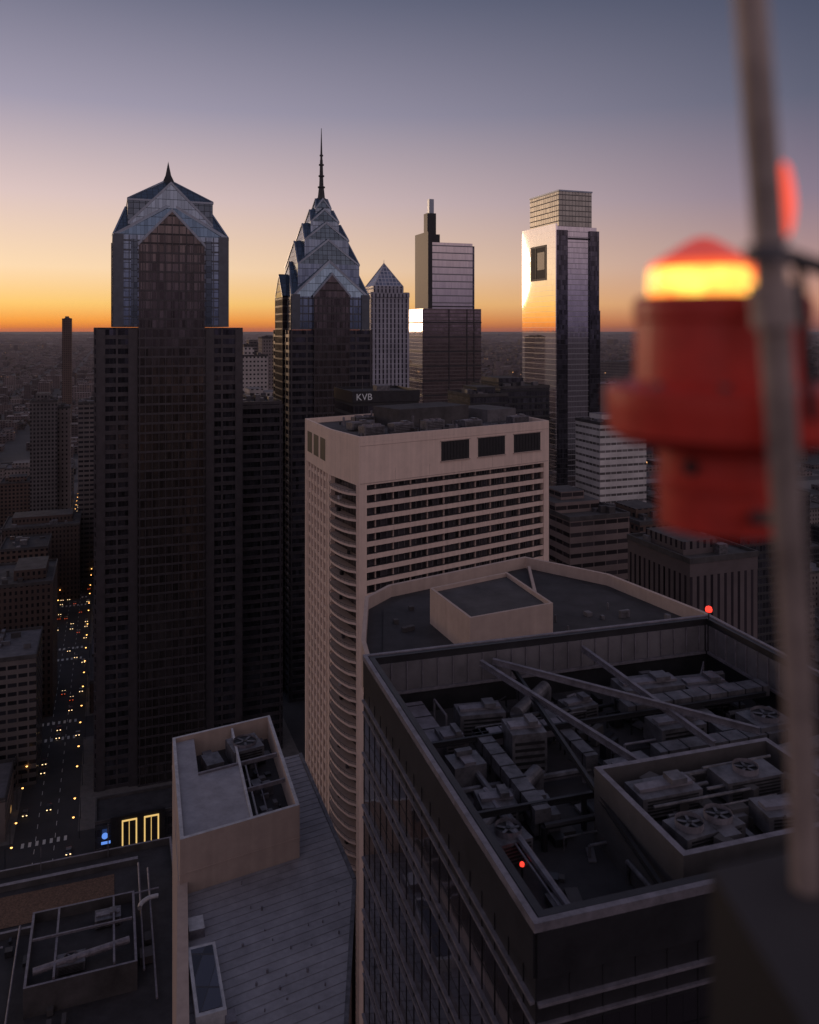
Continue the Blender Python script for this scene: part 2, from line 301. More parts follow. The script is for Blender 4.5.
for iu in range(-36,52):
    for iv in range(-3,100):
        u0=SU+RW+iu*BU; u1=SU-RW+(iu+1)*BU; v0=SV+RW+iv*BV; v1=SV-RW+(iv+1)*BV
        cu,cv=(u0+u1)/2,(v0+v1)/2; x,y=loc2w(cu,cv)
        if y<40: continue
        px=CX+x/y*F
        dist=math.hypot(x,y)
        lim=330 if dist<1500 else 90
        if px<-lim or px>819+lim: continue
        if dist<1300: pv.prism([lw(a,b,0)[:2] for a,b in ((u0,v0),(u1,v0),(u1,v1),(u0,v1))],0,0.13,M['pave'])
        near=dist<1000
        s=2.0
        nu,nv=(3,2) if near else ((random.choice((2,3)),2) if dist<5500 else (2,1))
        us=[u0+s+(u1-u0-2*s)*k/nu for k in range(nu+1)]; vs=[v0+s+(v1-v0-2*s)*k/nv for k in range(nv+1)]
        for a in range(nu):
            for b in range(nv):
                if random.random()<(0.06 if near else .2): continue
                gp=random.uniform(0.2,2.0)
                uu0,uu1,vv0,vv1=us[a]+.1,us[a+1]-gp-(0 if near else random.uniform(0,14)),vs[b]+.1,vs[b+1]-gp-random.choice((0,0,6))-(0 if near else random.uniform(0,20))
                bx,by=loc2w((uu0+uu1)/2,(vv0+vv1)/2)
                if by<60: continue
                rr=math.hypot(uu1-uu0,vv1-vv0)/2
                if not clear(bx,by,rr*0.75): continue
                ppx=CX+bx/by*F
                if dist<1400: h=random.choice((12,14,16,20,24,30,38,50,62))*random.uniform(.85,1.15)
                elif dist<3000: h=random.choice((8,10,12,14,18,26,40))*random.uniform(.8,1.2)
                else: h=random.choice((6,7,9,11,14,22))*random.uniform(.8,1.2)
                if ppx>560 and dist<1400: h*=.7
                if random.random()<0.012 and dist>1300: h*=random.uniform(1.8,3)
                hmax=H-(ymin_at(ppx)-CY)/F*(by-rr) if dist<1300 else 130
                h=max(6,min(h,hmax))
                poly=[loc2w(p,q) for p,q in ((uu0,vv0),(uu1,vv0),(uu1,vv1),(uu0,vv1))]
                if near:
                    mb=MB(); wm=random.choice(FAC+([FPINK] if ppx>500 else [])); rf=random.choice((M['roofdark'],M['roofgrey'],M['roofmid'],M['roofmid']))
                    lp=[(p[0]-bx,p[1]-by) for p in poly]
                    mb.prism(lp,0.13,h,wm,rf); mb.prism(offs(lp,.35),h-.5,h-.15,M['roofmid'],None,True)
                    mb.parapet(lp,h+0.001,h+1.0,.35,M['roofmid'])
                    for _ in range(random.randint(4,10)):
                        q,w=random.uniform(-.38,.38)*(uu1-uu0),random.uniform(-.38,.38)*(vv1-vv0)
                        X,Y=loc2w(q,w); mb.box(X,Y,h+.004+random.random()*.02,random.uniform(1,5),random.uniform(1,4.5),random.uniform(.6,3.5),random.choice((M['galv'],M['roofmid'],wm,M['roofgrey'])),TH)
                    if h>35 and random.random()<.6:
                        lp2=[(p[0]*.55,p[1]*.5) for p in lp]; mb.prism(lp2,h+.03,h+4.5,wm,rf)
                    if (iu==-1 and a==nu-1) or (iu==0 and a==0):
                        e=(uu1 if iu==-1 else uu0); sgn=1 if iu==-1 else -1; vv=vv0+2
                        while vv<vv1-4:
                            if random.random()<.5:
                                w_=random.uniform(1.5,4); q0=loc2w(e+sgn*.06,vv); q1=loc2w(e+sgn*.06,vv+w_)
                                mb.face([(q0[0]-bx,q0[1]-by,1.0),(q1[0]-bx,q1[1]-by,1.0),(q1[0]-bx,q1[1]-by,3.2),(q0[0]-bx,q0[1]-by,3.2)],LSHOP)
                            vv+=5
                    mb.obj(random.choice(KIND),(bx,by,0)); nb+=1
                else:
                    wm=random.choice(FARM); far.prism(poly,0,h,wm,random.choice(RF))
                    if random.random()<.5:
                        q=[(bx+(p[0]-bx)*.35,by+(p[1]-by)*.35) for p in poly]; far.prism(q,h,h+random.uniform(2,4),wm,RF[1])
for _ in range(5200):
    y=random.uniform(9000,34000); x=random.uniform(-.58,.58)*y; sx,sy=random.uniform(20,120),random.uniform(20,90); h=random.choice((7,9,12,16,24))
    if random.random()<.03: h*=3
    far.prism([(x+a*CT-b*ST,y+a*ST+b*CT) for a,b in rect(-sx,sx,-sy,sy)],0,h,random.choice(FARM),random.choice(RF))
pv.obj('pavement'); far.obj('distant_city_blocks')
tr=MB(); TM=plain('winter_foliage',(0.045,0.038,0.031),0.95,ns=0.1,amt=0.5,bump=0)
for _ in range(2600):
    y=1500+random.random()**1.3*30000; x=random.uniform(-.6,.6)*y; r=random.uniform(15,60)*(1+y/9000)
    for k in range(12):
        a=random.random()*6.28; q=random.random()*r; s_=random.uniform(4,9)*(1+y/12000); X,Y,Z=x+math.cos(a)*q*2.2,y+math.sin(a)*q,random.uniform(2,13)
        t=[(X+random.uniform(-s_,s_),Y+random.uniform(-s_,s_),max(0,Z+random.uniform(-s_*.5,s_))) for _ in range(3)]
        tr.face(t,TM)
tr.obj('distant_trees')
hz=MB(); hz.prism(rect(-14000,14000,450,20000),1.0,215,M['ground'],None,True)
ho=hz.obj('haze_layer'); hm=bpy.data.materials.new('dusk_haze'); hm.use_nodes=True; hn_=hm.node_tree; hn_.nodes.clear()
o_=hn_.nodes.new('ShaderNodeOutputMaterial'); vs_=hn_.nodes.new('ShaderNodeVolumeScatter'); vs_.inputs['Color'].default_value=(.90,.84,.93,1); vs_.inputs['Density'].default_value=1.9e-5; vs_.inputs['Anisotropy'].default_value=.3
hn_.links.new(vs_.outputs[0],o_.inputs['Volume']); ho.data.materials.clear(); ho.data.materials.append(hm)

# ---------------- street lamps and cars ----------------
sl=MB(); sl.tube((0,0,0),(0,0,8),.12,M['trimdk'],.07); sl.tube((0,0,7.9),(1.8,0,8.4),.06,M['trimdk']); sl.box(2.0,0,8.35,.9,.35,.14,M['galv']); sl.tube((2.0,0,7.95),(2.0,0,8.34),.30,LW,.42,n=10)
so=sl.obj('street_lamp',(*loc2w(SU-RW-.6,150),.13),TH)
for v in range(180,1500,20):
    for sd in (-1,1):
        o=bpy.data.objects.new('street_lamp',so.data); bpy.context.scene.collection.objects.link(o)
        x,y=loc2w(SU+sd*(RW+.7),v+sd*5+random.uniform(-4,4)); o.location=(x,y,.13); o.rotation_euler=(0,0,TH+(0 if sd<0 else math.pi))
def car(col):
    c=MB(); body=plain('car_paint',col,0.3,metal=.3,ns=1,amt=.05,bump=0)
    prof=[(-2.2,.35),(2.2,.35),(2.25,.75),(1.2,.95),(.6,1.42),(-1.0,1.45),(-1.7,1.0),(-2.25,.9)]
    w0,w1=-.88,.88; n=len(prof)
    for i in range(n):
        a,b=prof[i],prof[(i+1)%n]; mt=M['black'] if i in (3,5) else body
        c.face([(w0,a[0],a[1]),(w0,b[0],b[1]),(w1,b[0],b[1]),(w1,a[0],a[1])],mt)
    c.face([(w1,p[0],p[1]) for p in prof],body); c.face([(w0,p[0],p[1]) for p in reversed(prof)],body)
    for sx in (-.9,.9):
        c.face([(sx,1.0,.97),(sx,.55,1.36),(sx,-.95,1.38),(sx,-1.5,1.0)],M['black'])
        for yy in (-1.4,1.4): c.tube((sx-.1,yy,.33),(sx+.1,yy,.33),.33,M['black'],n=12)
        c.box(sx*.72,2.24,.6,.45,.08,.25,LH); c.box(sx*.75,-2.26,.68,.4,.08,.2,LT)
    return c
cars=[car(c).obj('car',(*loc2w(SU+q*2-4,200+q*9),.01),TH) for q,c in enumerate(((.12,.12,.13),(.04,.04,.05),(.3,.3,.3),(.15,.03,.025)))]
for v in range(230,1400,10):
    for ln,fl,pr in ((-8.4,1,.4),(-4.2,1,.22),(0,1,.22),(4.2,1,.22),(8.4,1,.4)):
        if random.random()<pr:
            o=bpy.data.objects.new('car',random.choice(cars).data); bpy.context.scene.collection.objects.link(o)
            x,y=loc2w(SU+ln,v+random.uniform(0,3)); o.location=(x,y,.012); o.rotation_euler=(0,0,TH+(math.pi if random.random()<.75 else 0))

# ---------------- Twin gabled towers ----------------
def gabled_tower():
    mb=MB(); w=23; cy=23.3
    banded(mb,rect(-30,29,1.5,46),0,188,3.9,1.6,.35,8.5,.8,M['gl_dark'],M['granite'])
    banded(mb,rect(29.5,48,10,40),0,154,3.9,1.6,.35,8.5,.8,M['gl_dark'],M['granite'])
    banded(mb,rect(-13.2,13.2,-1.0,5),0,222,3.9,.8,.2,2.6,.3,M['gl_bay'],M['granite'],edges=[0])
    for sx in (-1,1):
        mb.box(sx*15.4,.9,0.1,3.6,1.6,187.5,M['granite']); mb.box(sx*27.6,1.2,.1,3.0,1.2,187.2,M['granite'])
    banded(mb,rect(-w,w,cy-w,cy+w),188.3,226,3.9,.7,.22,3.0,.4,M['gl_lib'],M['granite2'],M['granite2'],top=M['gl_roof'])
    for sx in (-1,1):
        mb.box(sx*(w-2),cy-w-.1,188.3,4,1.6,38,M['granite2']); mb.box(sx*15.0,cy-w-.1,188.3,2.4,1.4,36,M['gl_roof'])
        mb.box(sx*(w+.1),cy,188.3,1.4,8,36,M['gl_bay'])
    mb.fold(w,226,240.5,241,5.2,M['gl_roof'],M['gl_lib'],0,cy,M['trim'],1.2)
    mb.prism([(a,b+cy) for a,b in rect(-17.3,17.3,-17.3,17.3)],226,241.6,M['gl_roof'],M['gl_roof'])
    mb.prism([(a,b+cy) for a,b in rect(-17.6,17.6,-17.6,17.6)],241.0,241.8,M['trim'],None,True)
    mb.pyramid(17.3,241.8,253.5,M['gl_roof'],0,cy,M['trim'])
    for (a,b) in (((-13.6,221.3),(0,236)),((0,236),(13.6,221.3))):
        y0,y1=-1.45,4
        mb.face([(a[0],y0,a[1]),(b[0],y0,b[1]),(b[0],y0,b[1]+1.4),(a[0],y0,a[1]+1.4)],M['trim'])
        mb.face([(a[0],y0,a[1]+1.4),(b[0],y0,b[1]+1.4),(b[0],y1,b[1]+1.4),(a[0],y1,a[1]+1.4)],M['gl_roof'])
    mb.face([(-13.2,-1.2,222),(13.2,-1.2,222),(0,-1.2,236.3)],M['gl_bay'])
    for i in range(-4,5): mb.box(i*2.9,-1.3,188,.35,.3,34+(13.2*(1-abs(i)/4.7)),M['granite'])
    for (a,b) in (((-17.3,232),(0,249.5)),((0,249.5),(17.3,232))):
        y0=cy-17.3-1.6
        mb.face([(a[0],y0,a[1]-1.3),(b[0],y0,b[1]-1.3),(b[0],y0,b[1]),(a[0],y0,a[1])],M['trim'])
        mb.face([(a[0],y0,a[1]),(b[0],y0,b[1]),(b[0],cy-3,b[1]),(a[0],cy-3,a[1])],M['gl_roof'])
    mb.face([(-17.3,cy-18.6,231),(17.3,cy-18.6,231),(0,cy-18.6,248.9)],M['gl_lib'])
    mb.pyramid(2.9,251,258,M['trimdk'],0,cy); mb.pyramid(1.2,255,261.5,M['trimdk'],0,cy)
    for i in range(5): mb.box(33+i*3,22+(i%2)*7,154.01,2.2,4,1.5+i%3,M['galv'])
    mb.parapet(rect(29.5,48,10,40),154.01,155.4,.5,M['granite'])
    return mb
gabled_tower().obj('gabled_glass_skyscraper',(D(172,345),345,0),TH)

def spired_tower():
    mb=MB(); w=20.5; cy=w
    banded(mb,rect(-21.5,21.5,-1,42),0,187,3.9,1.5,.35,8,.8,M['gl_dark'],M['granite'])
    banded(mb,rect(-9.5,9.5,-2.2,4),0,204,3.9,.8,.2,2.4,.3,M['gl_bay'],M['granite'],edges=[0])
    banded(mb,rect(-22.7,-18,11,31),0,204,3.9,.8,.2,2.4,.3,M['gl_bay'],M['granite'],edges=[3])
    banded(mb,rect(-w,w,0,2*w),187.1,204,3.9,.7,.22,3,.4,M['gl_lib'],M['granite2'],top=M['gl_roof'])
    for s in (-1,1): mb.box(s*(w-2.2),-.1,187.1,4.2,1.6,18,M['granite2'])
    mb.fold(w,204,223,229,3.2,M['gl_roof'],M['gl_lib'],0,cy,M['trim'],1.4)
    for (a,b) in (((-10,203.3),(0,215)),((0,215),(10,203.3))):
        mb.face([(a[0],-2.6,a[1]),(b[0],-2.6,b[1]),(b[0],-2.6,b[1]+1.4),(a[0],-2.6,a[1]+1.4)],M['trim'])
        mb.face([(a[0],-2.6,a[1]+1.4),(b[0],-2.6,b[1]+1.4),(b[0],3,b[1]+1.4),(a[0],3,a[1]+1.4)],M['gl_roof'])
        A,B=(a[0]+cy,a[1]),(b[0]+cy,b[1])
        mb.face([(-23.1,B[0],B[1]),(-23.1,A[0],A[1]),(-23.1,A[0],A[1]+1.4),(-23.1,B[0],B[1]+1.4)],M['trim'])
        mb.face([(-23.1,B[0],B[1]+1.4),(-23.1,A[0],A[1]+1.4),(-17,A[0],A[1]+1.4),(-17,B[0],B[1]+1.4)],M['gl_roof'])
    mb.face([(-9.6,-2.4,204),(9.6,-2.4,204),(0,-2.4,215.4)],M['gl_bay'])
    mb.face([(-22.9,cy+9.6,204),(-22.9,cy-9.6,204),(-22.9,cy,215.4)],M['gl_bay'])
    for w2,zb,zc,zp,zt,ins in ((16.3,206,221,234,237,1.6),(11.8,222,234,243.5,246,1.4),(7.6,236,244,251,254,1.2),(4.2,245,251.5,257,259,1)):
        mb.prism([(a,b+cy) for a,b in rect(-w2,w2,-w2,w2)],zb,zc,M['gl_lib'],M['gl_roof'])
        mb.fold(w2,zc,zp,zt,ins,M['gl_roof'],M['gl_roof'],0,cy,M['trim'],.9)
    mb.tube((0,cy,253),(0,cy,264),2.5,M['trimdk'],1.3,n=8); mb.tube((0,cy,264),(0,cy,278),1.2,M['trimdk'],.75,n=8); mb.tube((0,cy,278),(0,cy,295),.65,M['trimdk'],.14,n=8)
    for z,r in ((263,2.0),(269,1.6),(275,1.4),(280,1.0)): mb.tube((0,cy,z),(0,cy,z+.7),r,M['trimdk'],n=10)
    return mb
spired_tower().obj('spired_glass_skyscraper',(D(331,425),425,0),TH)

# ---------------- striped tower with pyramid ----------------
mb=MB(); w=15.5
mb.prism(rect(-w,w,0,2*w),0,213,FMEL,M['roofmid'])
for sx in (-1,1):
    for yy in (1.2,2*w-1.2): mb.box(sx*(w-1.2),yy,0,3.4,3.4,217,FMEL)
mb.prism(rect(-w-.8,w+.8,-.8,2*w+.8),213,216.5,FMEL,M['roofmid'],True)
mb.prism(rect(-w+3,w-3,3,2*w-3),216.5,222,FMEL,M['roofmid'])
PG=curtain('pyramid_lattice',(0.20,0.22,0.29),0.7,0.2,du=3,dv=3,mull=(0.45,0.45,0.5),mw=.18,mh=.18)
mb.pyramid(w-3.4,222,241,PG,0,w,M['white'])
mb.tube((0,w,240),(0,w,244),.3,M['trim'],.1)
mb.obj('pyramid_topped_office_tower',(D(390,659),659,0),TH)

# ---------------- tall stepped glass tower with mast ----------------
mb=MB(); d=974
def bx(x0,x1,y0,y1,z0,z1,m,t=None): mb.prism(rect(x0,x1,y0,y1),z0,z1,m,t or M['roofdark'])
bx(-30,44,0,48,0,212,curtain('bronze_mirror_glass',(0.34,0.275,0.265),1,.09,du=1.5,dv=4.2,var=.25,mull=(.12,.10,.10),wob=.01,mh=.3))
bx(-30.5,-30.02,1,47,8,211,M['gl_mirror'])
bx(-17,35,5,40,212,290,M['gl_silver2']); bx(-17.6,-17.02,6,39,213,289,M['gl_mirror']); bx(35.02,38,6,30,212,287,M['gl_dark'])
bx(-23,-17.7,2,46,212,302,M['trimdk']); bx(-22,-5,10,34,290,300,M['trimdk'])
bx(-20,-9,12,24,300,325,M['trimdk']); bx(-17,-11,14,20,318,342,M['trim'])
mb.box(9,4.9,214,52,.4,1.4,M['trimdk'])
for z in range(8,210,17): mb.prism(rect(-30.9,44.4,-.4,48.4),z,z+1.6,M['trimdk'],None,True)
for x in (2,25,34): bx(x,x+1,-.7,-.05,0,211.5,M['trimdk'])
mb.obj('stepped_glass_skyscraper_with_mast',(D(447,d),d,0),TH)

# ---------------- mirror glass tower with notched window ----------------
mb=MB()
W,L=36,55; z=ZZ(226,652)
bx(0,W,0,L,0,z,M['gl_silver'])
mb.prism(rect(-1.5,-.02,-.5,L+.5),0.5,z+2,M['gl_mirror'],M['trim'],True)
mb.prism(rect(-1.9,-1.52,14,40),ZZ(279,652),ZZ(243,652),M['trimdk'],None,True)
mb.prism(rect(-1.98,-1.91,16,38),ZZ(277,652),ZZ(245,652),M['black'],None,True)
mb.prism(rect(-2.2,-1.99,30,31),ZZ(277,652),ZZ(245,652),M['trimdk'],None,True)
mb.prism(rect(-2.1,-1.99,16.2,28),ZZ(268,652),ZZ(250,652),M['granite'],None,True)
mb.prism(rect(4,W-2,4,L-3),z,ZZ(190,652),M['gl_top'],M['roofmid'])
mb.prism(rect(3.5,W-1.5,3.5,L-2.5),ZZ(190,652),ZZ(188.5,652),M['trim'],None,True)
mb.prism(rect(-.4,9,-1.2,-.02),0.5,z-3,M['gl_dark'],M['roofmid'])
mb.prism(rect(W-7,W+1.5,-1.5,12),0.5,z-3,M['gl_dark'],M['roofmid'])
bx(W+1.6,W+6,4,L,0,ZZ(310,652),M['gl_dark'])
mb.prism(rect(9.1,W-7.1,-.3,-.02),ZZ(239,652),ZZ(239,652)+1.5,M['trimdk'],None,True)
mb.obj('notched_mirror_glass_skyscraper',(D(557,652),652,0),TH)

# ---------------- hand placed mid-ground buildings ----------------
def bld(name,x0,x1,ytop,d,depth,mat,roof=None,rot=TH,tiers=()):
    w=(x1-x0)/F*d; h=ZZ(ytop,d); mb=MB(); mb.prism(rect(0,w,0,depth),0,h,mat,roof or M['roofmid'])
    mb.parapet(rect(-.2,w+.2,-.2,depth+.2),h-.6,h+1.0,.5,M['roofmid'])
    for a,b,c,e,t in tiers: mb.prism(rect(w*a,w*b,depth*c,depth*e),h+.01,h+t,mat,roof or M['roofmid'])
    for _ in range(14): mb.box(random.uniform(.12,.88)*w,random.uniform(.12,.88)*depth,h+.01+random.random()*.01,random.uniform(1,4),random.uniform(1,4),random.uniform(.6,3),random.choice((M['galv'],M['roofmid'],M['roofgrey'])))
    return mb.obj(name,(D(x0,d),d,0),rot)
bld('apartment_tower',30,55,402,640,26,FAC[2],tiers=((.2,.7,.2,.8,6),))
bld('apartment_tower',55,69,408,655,20,FAC[4])
bld('slim_tower',62,71,319,1500,18,FAC[0],tiers=((.3,.7,.3,.7,5),))
bld('concrete_office_block',78,99,403,620,30,FAC[1],M['roofgrey'])
bld('pale_grid_tower',242,268,356,700,24,FPALE,tiers=((.1,.5,.2,.8,7),))
bld('office_slab',262,276,338,900,24,FAC[4])
bld('office_slab',244,262,345,1000,30,FAC[1],tiers=((.3,.8,.2,.8,6),))
bld('stone_office_block',248,283,398,520,40,FPALE,M['roofgrey'],tiers=((.1,.5,.2,.7,5),(.55,.9,.1,.6,3)))
bld('white_office_building',600,655,424,430,24,FWHITE,M['roofgrey'],tiers=((.2,.7,.3,.8,4),))
bld('dark_office_tower',500,556,388,470,40,FAC[5],M['roofdark'],tiers=((.1,.6,.2,.8,5),))
bld('dark_office_tower',470,512,396,430,30,FAC[5],M['roofdark'],tiers=((.3,.8,.2,.8,4),))
bld('stone_office_building',570,640,520,300,30,FPINK,M['roofmid'],tiers=((.0,.75,.35,1,4),(.2,.6,.5,.9,7)))
bld('ribbed_office_building',690,775,562,235,30,FRIB,M['roofmid'],tiers=((.1,.6,.2,.8,4),))
bld('brick_apartment_block',640,700,524,360,34,FAC[0],M['roofmid'],tiers=((.2,.7,.3,.8,4),))
bld('office_block',740,830,500,380,40,FAC[5],M['roofmid'],tiers=((.2,.7,.3,.8,4),))
bld('brick_building',-30,46,590,390,40,FAC[3],M['roofmid'],tiers=((.5,.9,.2,.8,5),))
bld('commercial_building',-60,28,668,330,34,FAC[1],M['roofgrey'])
bld('stone_hotel',2,74,530,560,40,FAC[3],tiers=((.1,.9,.3,.8,5),))
bld('long_flat_roofed_hall',590,650,385,1150,60,FAC[4],M['roofgrey'])
bld('row_building',600,650,362,1900,60,FAC[1],M['roofgrey'])
mb=MB(); d=300; h=ZZ(391,d); wS=(419-353)/F*d/CT
mb.prism(rect(0,wS,0,26),0,h-3.8,FAC[5],M['roofdark']); mb.prism(rect(.5,wS-.5,.5,24),h-3.8,h-1,M['trimdk'],M['roofdark'])
mb.parapet(rect(-.3,wS+.3,-.3,26),h-4.3,h-.2,.4,M['trimdk']); mb.tube((6,8,h-1),(6,8,h+5),.12,M['galv']); mb.box(14,10,h-1,5,5,2.2,M['galv'])
sb=mb.obj('dark_bank_office_building',(D(353,d),d,0),TH)
def text(s,size,loc,rot,mat,parent,name):
    cu=bpy.data.curves.new(name,'FONT'); cu.body=s; cu.size=size; cu.extrude=.06; cu.materials.append(mat); o=bpy.data.objects.new(name,cu)
    bpy.context.scene.collection.objects.link(o); o.location=loc; o.rotation_euler=rot; o.parent=parent; return o
text('KVB',3.4,(1.0,-.4,h-3.4),(math.pi/2,0,0),emis('sign_letters',(.8,.8,.85),.06),sb,'rooftop_sign_lettering')

# ---------------- tan tower with balconies ----------------
mb=MB(); dz=23; zr=H-dz
A=P(305,418.5,dz); B=P(329,429,dz); C=P(359,437,dz); Dd=P(549,420.5,dz)
bk=(A[0]+(Dd[0]-C[0])*.93,A[1]+(Dd[1]-C[1])*.93)
poly=[A,B,C,Dd,(bk[0]+3,bk[1]+6)]
core=offs(poly,-1.2); FH=2.8; ztop=zr-10.6
mb.prism(core,0,ztop+.5,M['gl_cb'],M['roofmid'])
mb.prism(poly,ztop,zr-1.3,M['tan'],M['roofmid'],True); mb.parapet(poly,zr-1.29,zr,.6,M['tan'])
z=ztop-FH*.42
def elen(a,b): return math.hypot(b[0]-a[0],b[1]-a[1])
LCD=elen(C,Dd); LAB=elen(A,B); LBC=elen(B,C)
while z>20:
    mb.edgebox(C,Dd,1.5,LCD-1.2,-1.3,-.15,z-1.05,z,M['tan'])
    mb.edgebox(C,Dd,1.5,LCD-1.2,-1.0,-.4,z+.003,z+.12,M['trimdk'])
    mb.edgebox(A,B,1.0,LAB-.6,-1.3,-.2,z-1.0,z,M['tan'])
    n=9; a=Vector(B);b=Vector(C);t=(b-a).normalized();nn=Vector((t.y,-t.x))
    pts=[]
    for i in range(n+1):
        s=i/n; bul=1.7*math.sin(math.pi*s)**.5 if 0<s<1 else 0
        q=a.lerp(b,.08+.84*s)+nn*(bul+.1); pts.append((q.x,q.y))
    inn=[(a.lerp(b,.92)-nn*1.3),(a.lerp(b,.08)-nn*1.3)]
    pl=pts+[(q.x,q.y) for q in inn]
    mb.prism(pl,z-1.1,z-.6,M['tan'],M['tan2'],True)
    for p,q in zip(pts,pts[1:]): mb.tube((p[0],p[1],z-.0),(q[0],q[1],z-.0),.05,M['trimdk'],n=5,caps=False)
    for p in pts: mb.box(p[0],p[1],z-.61,.06,.06,.6,M['trimdk'])
    if random.random()<.4:
        q=a.lerp(b,random.uniform(.3,.7)); mb.box(q.x,q.y,z-.59,.7,.7,.8,random.choice((M['white'],M['trimdk'],M['galv'])),random.random())
    z-=FH
mb.edgebox(C,Dd,0.05,2.0,-1.3,.0,0,ztop-.002,M['tan']); mb.edgebox(C,Dd,LCD-1.8,LCD-.05,-1.3,.0,0,ztop-.002,M['tan'])
mb.edgebox(A,B,0.05,1.8,-1.3,.0,0,ztop-.002,M['tan']); mb.edgebox(A,B,LAB-1.4,LAB-.05,-1.3,.0,0,ztop-.002,M['tan'])
mb.edgebox(B,C,0.1,.8,-1.3,-.1,0,ztop-.002,M['tan']); mb.edgebox(B,C,LBC-.8,LBC-.1,-1.3,-.1,0,ztop-.002,M['tan'])
k=int(LCD/4.6)
for i in range(1,k): mb.edgebox(C,Dd,LCD*i/k-.12,LCD*i/k+.12,-1.25,-.75,60,ztop-.004,M['tan2'])
k=int(LCD/1.55)
for i in range(1,k): mb.edgebox(C,Dd,LCD*i/k-.04,LCD*i/k+.04,-1.24,-1.05,60,ztop-.004,M['galv'])
for i in range(1,8): mb.edgebox(A,B,LAB*i/8-.45,LAB*i/8+.45,-1.3,-.05,0,ztop-.004,M['tan'])
for s0,s1 in ((19.8,27.2),(29.6,37.2),(39.8,47.8)):
    s0*=LCD/50.5;s1*=LCD/50.5
    mb.edgebox(C,Dd,s0,s1,.005,.03,zr-7.2,zr-2.7,M['black'])
    for zz in (zr-7.4,zr-2.7): mb.edgebox(C,Dd,s0-.2,s1+.2,.006,.25,zz,zz+.2,M['tan2'])
    for i in range(1,9): mb.edgebox(C,Dd,s0+(s1-s0)*i/9-.05,s0+(s1-s0)*i/9+.05,.031,.1,zr-7.2,zr-2.7,M['trimdk'])
for i in range(3):
    s0=LAB*(.12+i*.27); mb.edgebox(A,B,s0,s0+LAB*.2,.005,.03,zr-8,zr-2.8,M['black'])
mb.edgebox(C,Dd,0.3,LCD-.3,.004,.06,ztop+.35,ztop+.5,M['tan2']); mb.edgebox(C,Dd,0.3,LCD-.3,.004,.05,zr-2.1,zr-2.0,M['tan2'])
for i in range(1,6): mb.edgebox(C,Dd,LCD*i/6-.03,LCD*i/6+.03,.003,.02,ztop+.6,zr-7.5,M['tan2'])
def onroof(s,t):
    q=Vector(C)+(Vector(Dd)-Vector(C))*s+(Vector(A)-Vector(B)).normalized()*t; return q.x,q.y
ra=math.atan2(Dd[1]-C[1],Dd[0]-C[0])
x,y=onroof(.48,24); mb.box(x,y,zr-1.28,22,12,4.6,M['roofmid'],ra,M['roofdark'])
x,y=onroof(.85,22); mb.box(x,y,zr-1.27,10,13,3.2,M['roofgrey'],ra,M['roofmid'])
for s,t,f in ((.12,10,2),(.12,20,0),(.25,8,0),(.42,9,3),(.62,8,0),(.2,30,2),(.9,8,0)):
    x,y=onroof(s,t); acunit(mb,x,y,zr-1.28,5.5 if f!=1 else 3,2.8,1.5+random.random()*.8,ra,f)
for i in range(50):
    x,y=onroof(random.uniform(.04,.95),random.uniform(2,34)); mb.tube((x,y,zr-1.3),(x,y,zr-.6+random.random()**3*3),.08+random.random()*.25,random.choice((M['galv'],M['trimdk'],M['rim'])),n=8)
for i in range(26):
    x,y=onroof(random.uniform(.05,.95),random.uniform(3,32)); mb.box(x,y,zr-1.27+i*.001,random.uniform(.5,2.5),random.uniform(.5,2),random.uniform(.4,1.8),random.choice((M['galv'],M['roofgrey'],M['roofmid'])),ra)
for i in range(10):
    x,y=onroof(random.uniform(.1,.9),random.uniform(3,30)); x2,y2=onroof(random.uniform(.1,.9),random.uniform(3,12))
    mb.tube((x,y,zr-.8),(x2,y2,zr-.8),.12,M['galv'],n=6)
mb.obj('tan_concrete_apartment_tower')

# ---------------- octagonal roof building ----------------
mb=MB(); dz=35; zr=H-dz
poly=[(-3,80),(36,84),(40,91),(36.5,103),(28.5,119),(17.8,128),(-2.7,113.9),(-5.6,108.8),(-5.2,93.7)]
mb.prism(poly,0,zr-1.6,FAC[1],M['roofdark']); mb.prism(offs(poly,.25),zr-5,zr-1.7,M['tan2'],None,True); mb.parapet(offs(poly,.25),zr-1.7,zr,.5,M['tan2'])
q=[P(470,618,32),P(553,603,32),P(507,572,32),P(430,588,32)]
mb.prism(q,zr-1.59,H-32-.5,M['tan2'],M['roofmid']); mb.parapet(q,H-32-.5,H-32,.3,M['tan2'])
mb.prism(offs(poly,-2.2),zr-1.599,zr-1.4,M['roofmid'],M['roofdark'])
a,b=(16,100),(18,127); mb.edgebox(a,b,0,26,0,.4,zr-1.3,zr-.8,M['tan2'])
for i in range(14): mb.box(random.uniform(20,34),random.uniform(90,108),zr-1.39+i*.002,random.uniform(.4,1.4),random.uniform(.4,1.4),random.uniform(.3,1.0),random.choice((M['roofgrey'],M['galv'])),TH)
for i in range(5): mb.box(random.uniform(-2,1),random.uniform(97,108),zr-1.39+i*.002,.6,.6,.5,M['roofmid'],TH)
for i in range(6): x=random.uniform(-2,30); y=random.uniform(92,110); mb.tube((x,y,zr-1.4),(x,y,zr-.5),.12,M['galv'],n=8)
mb.obj('octagonal_office_building')

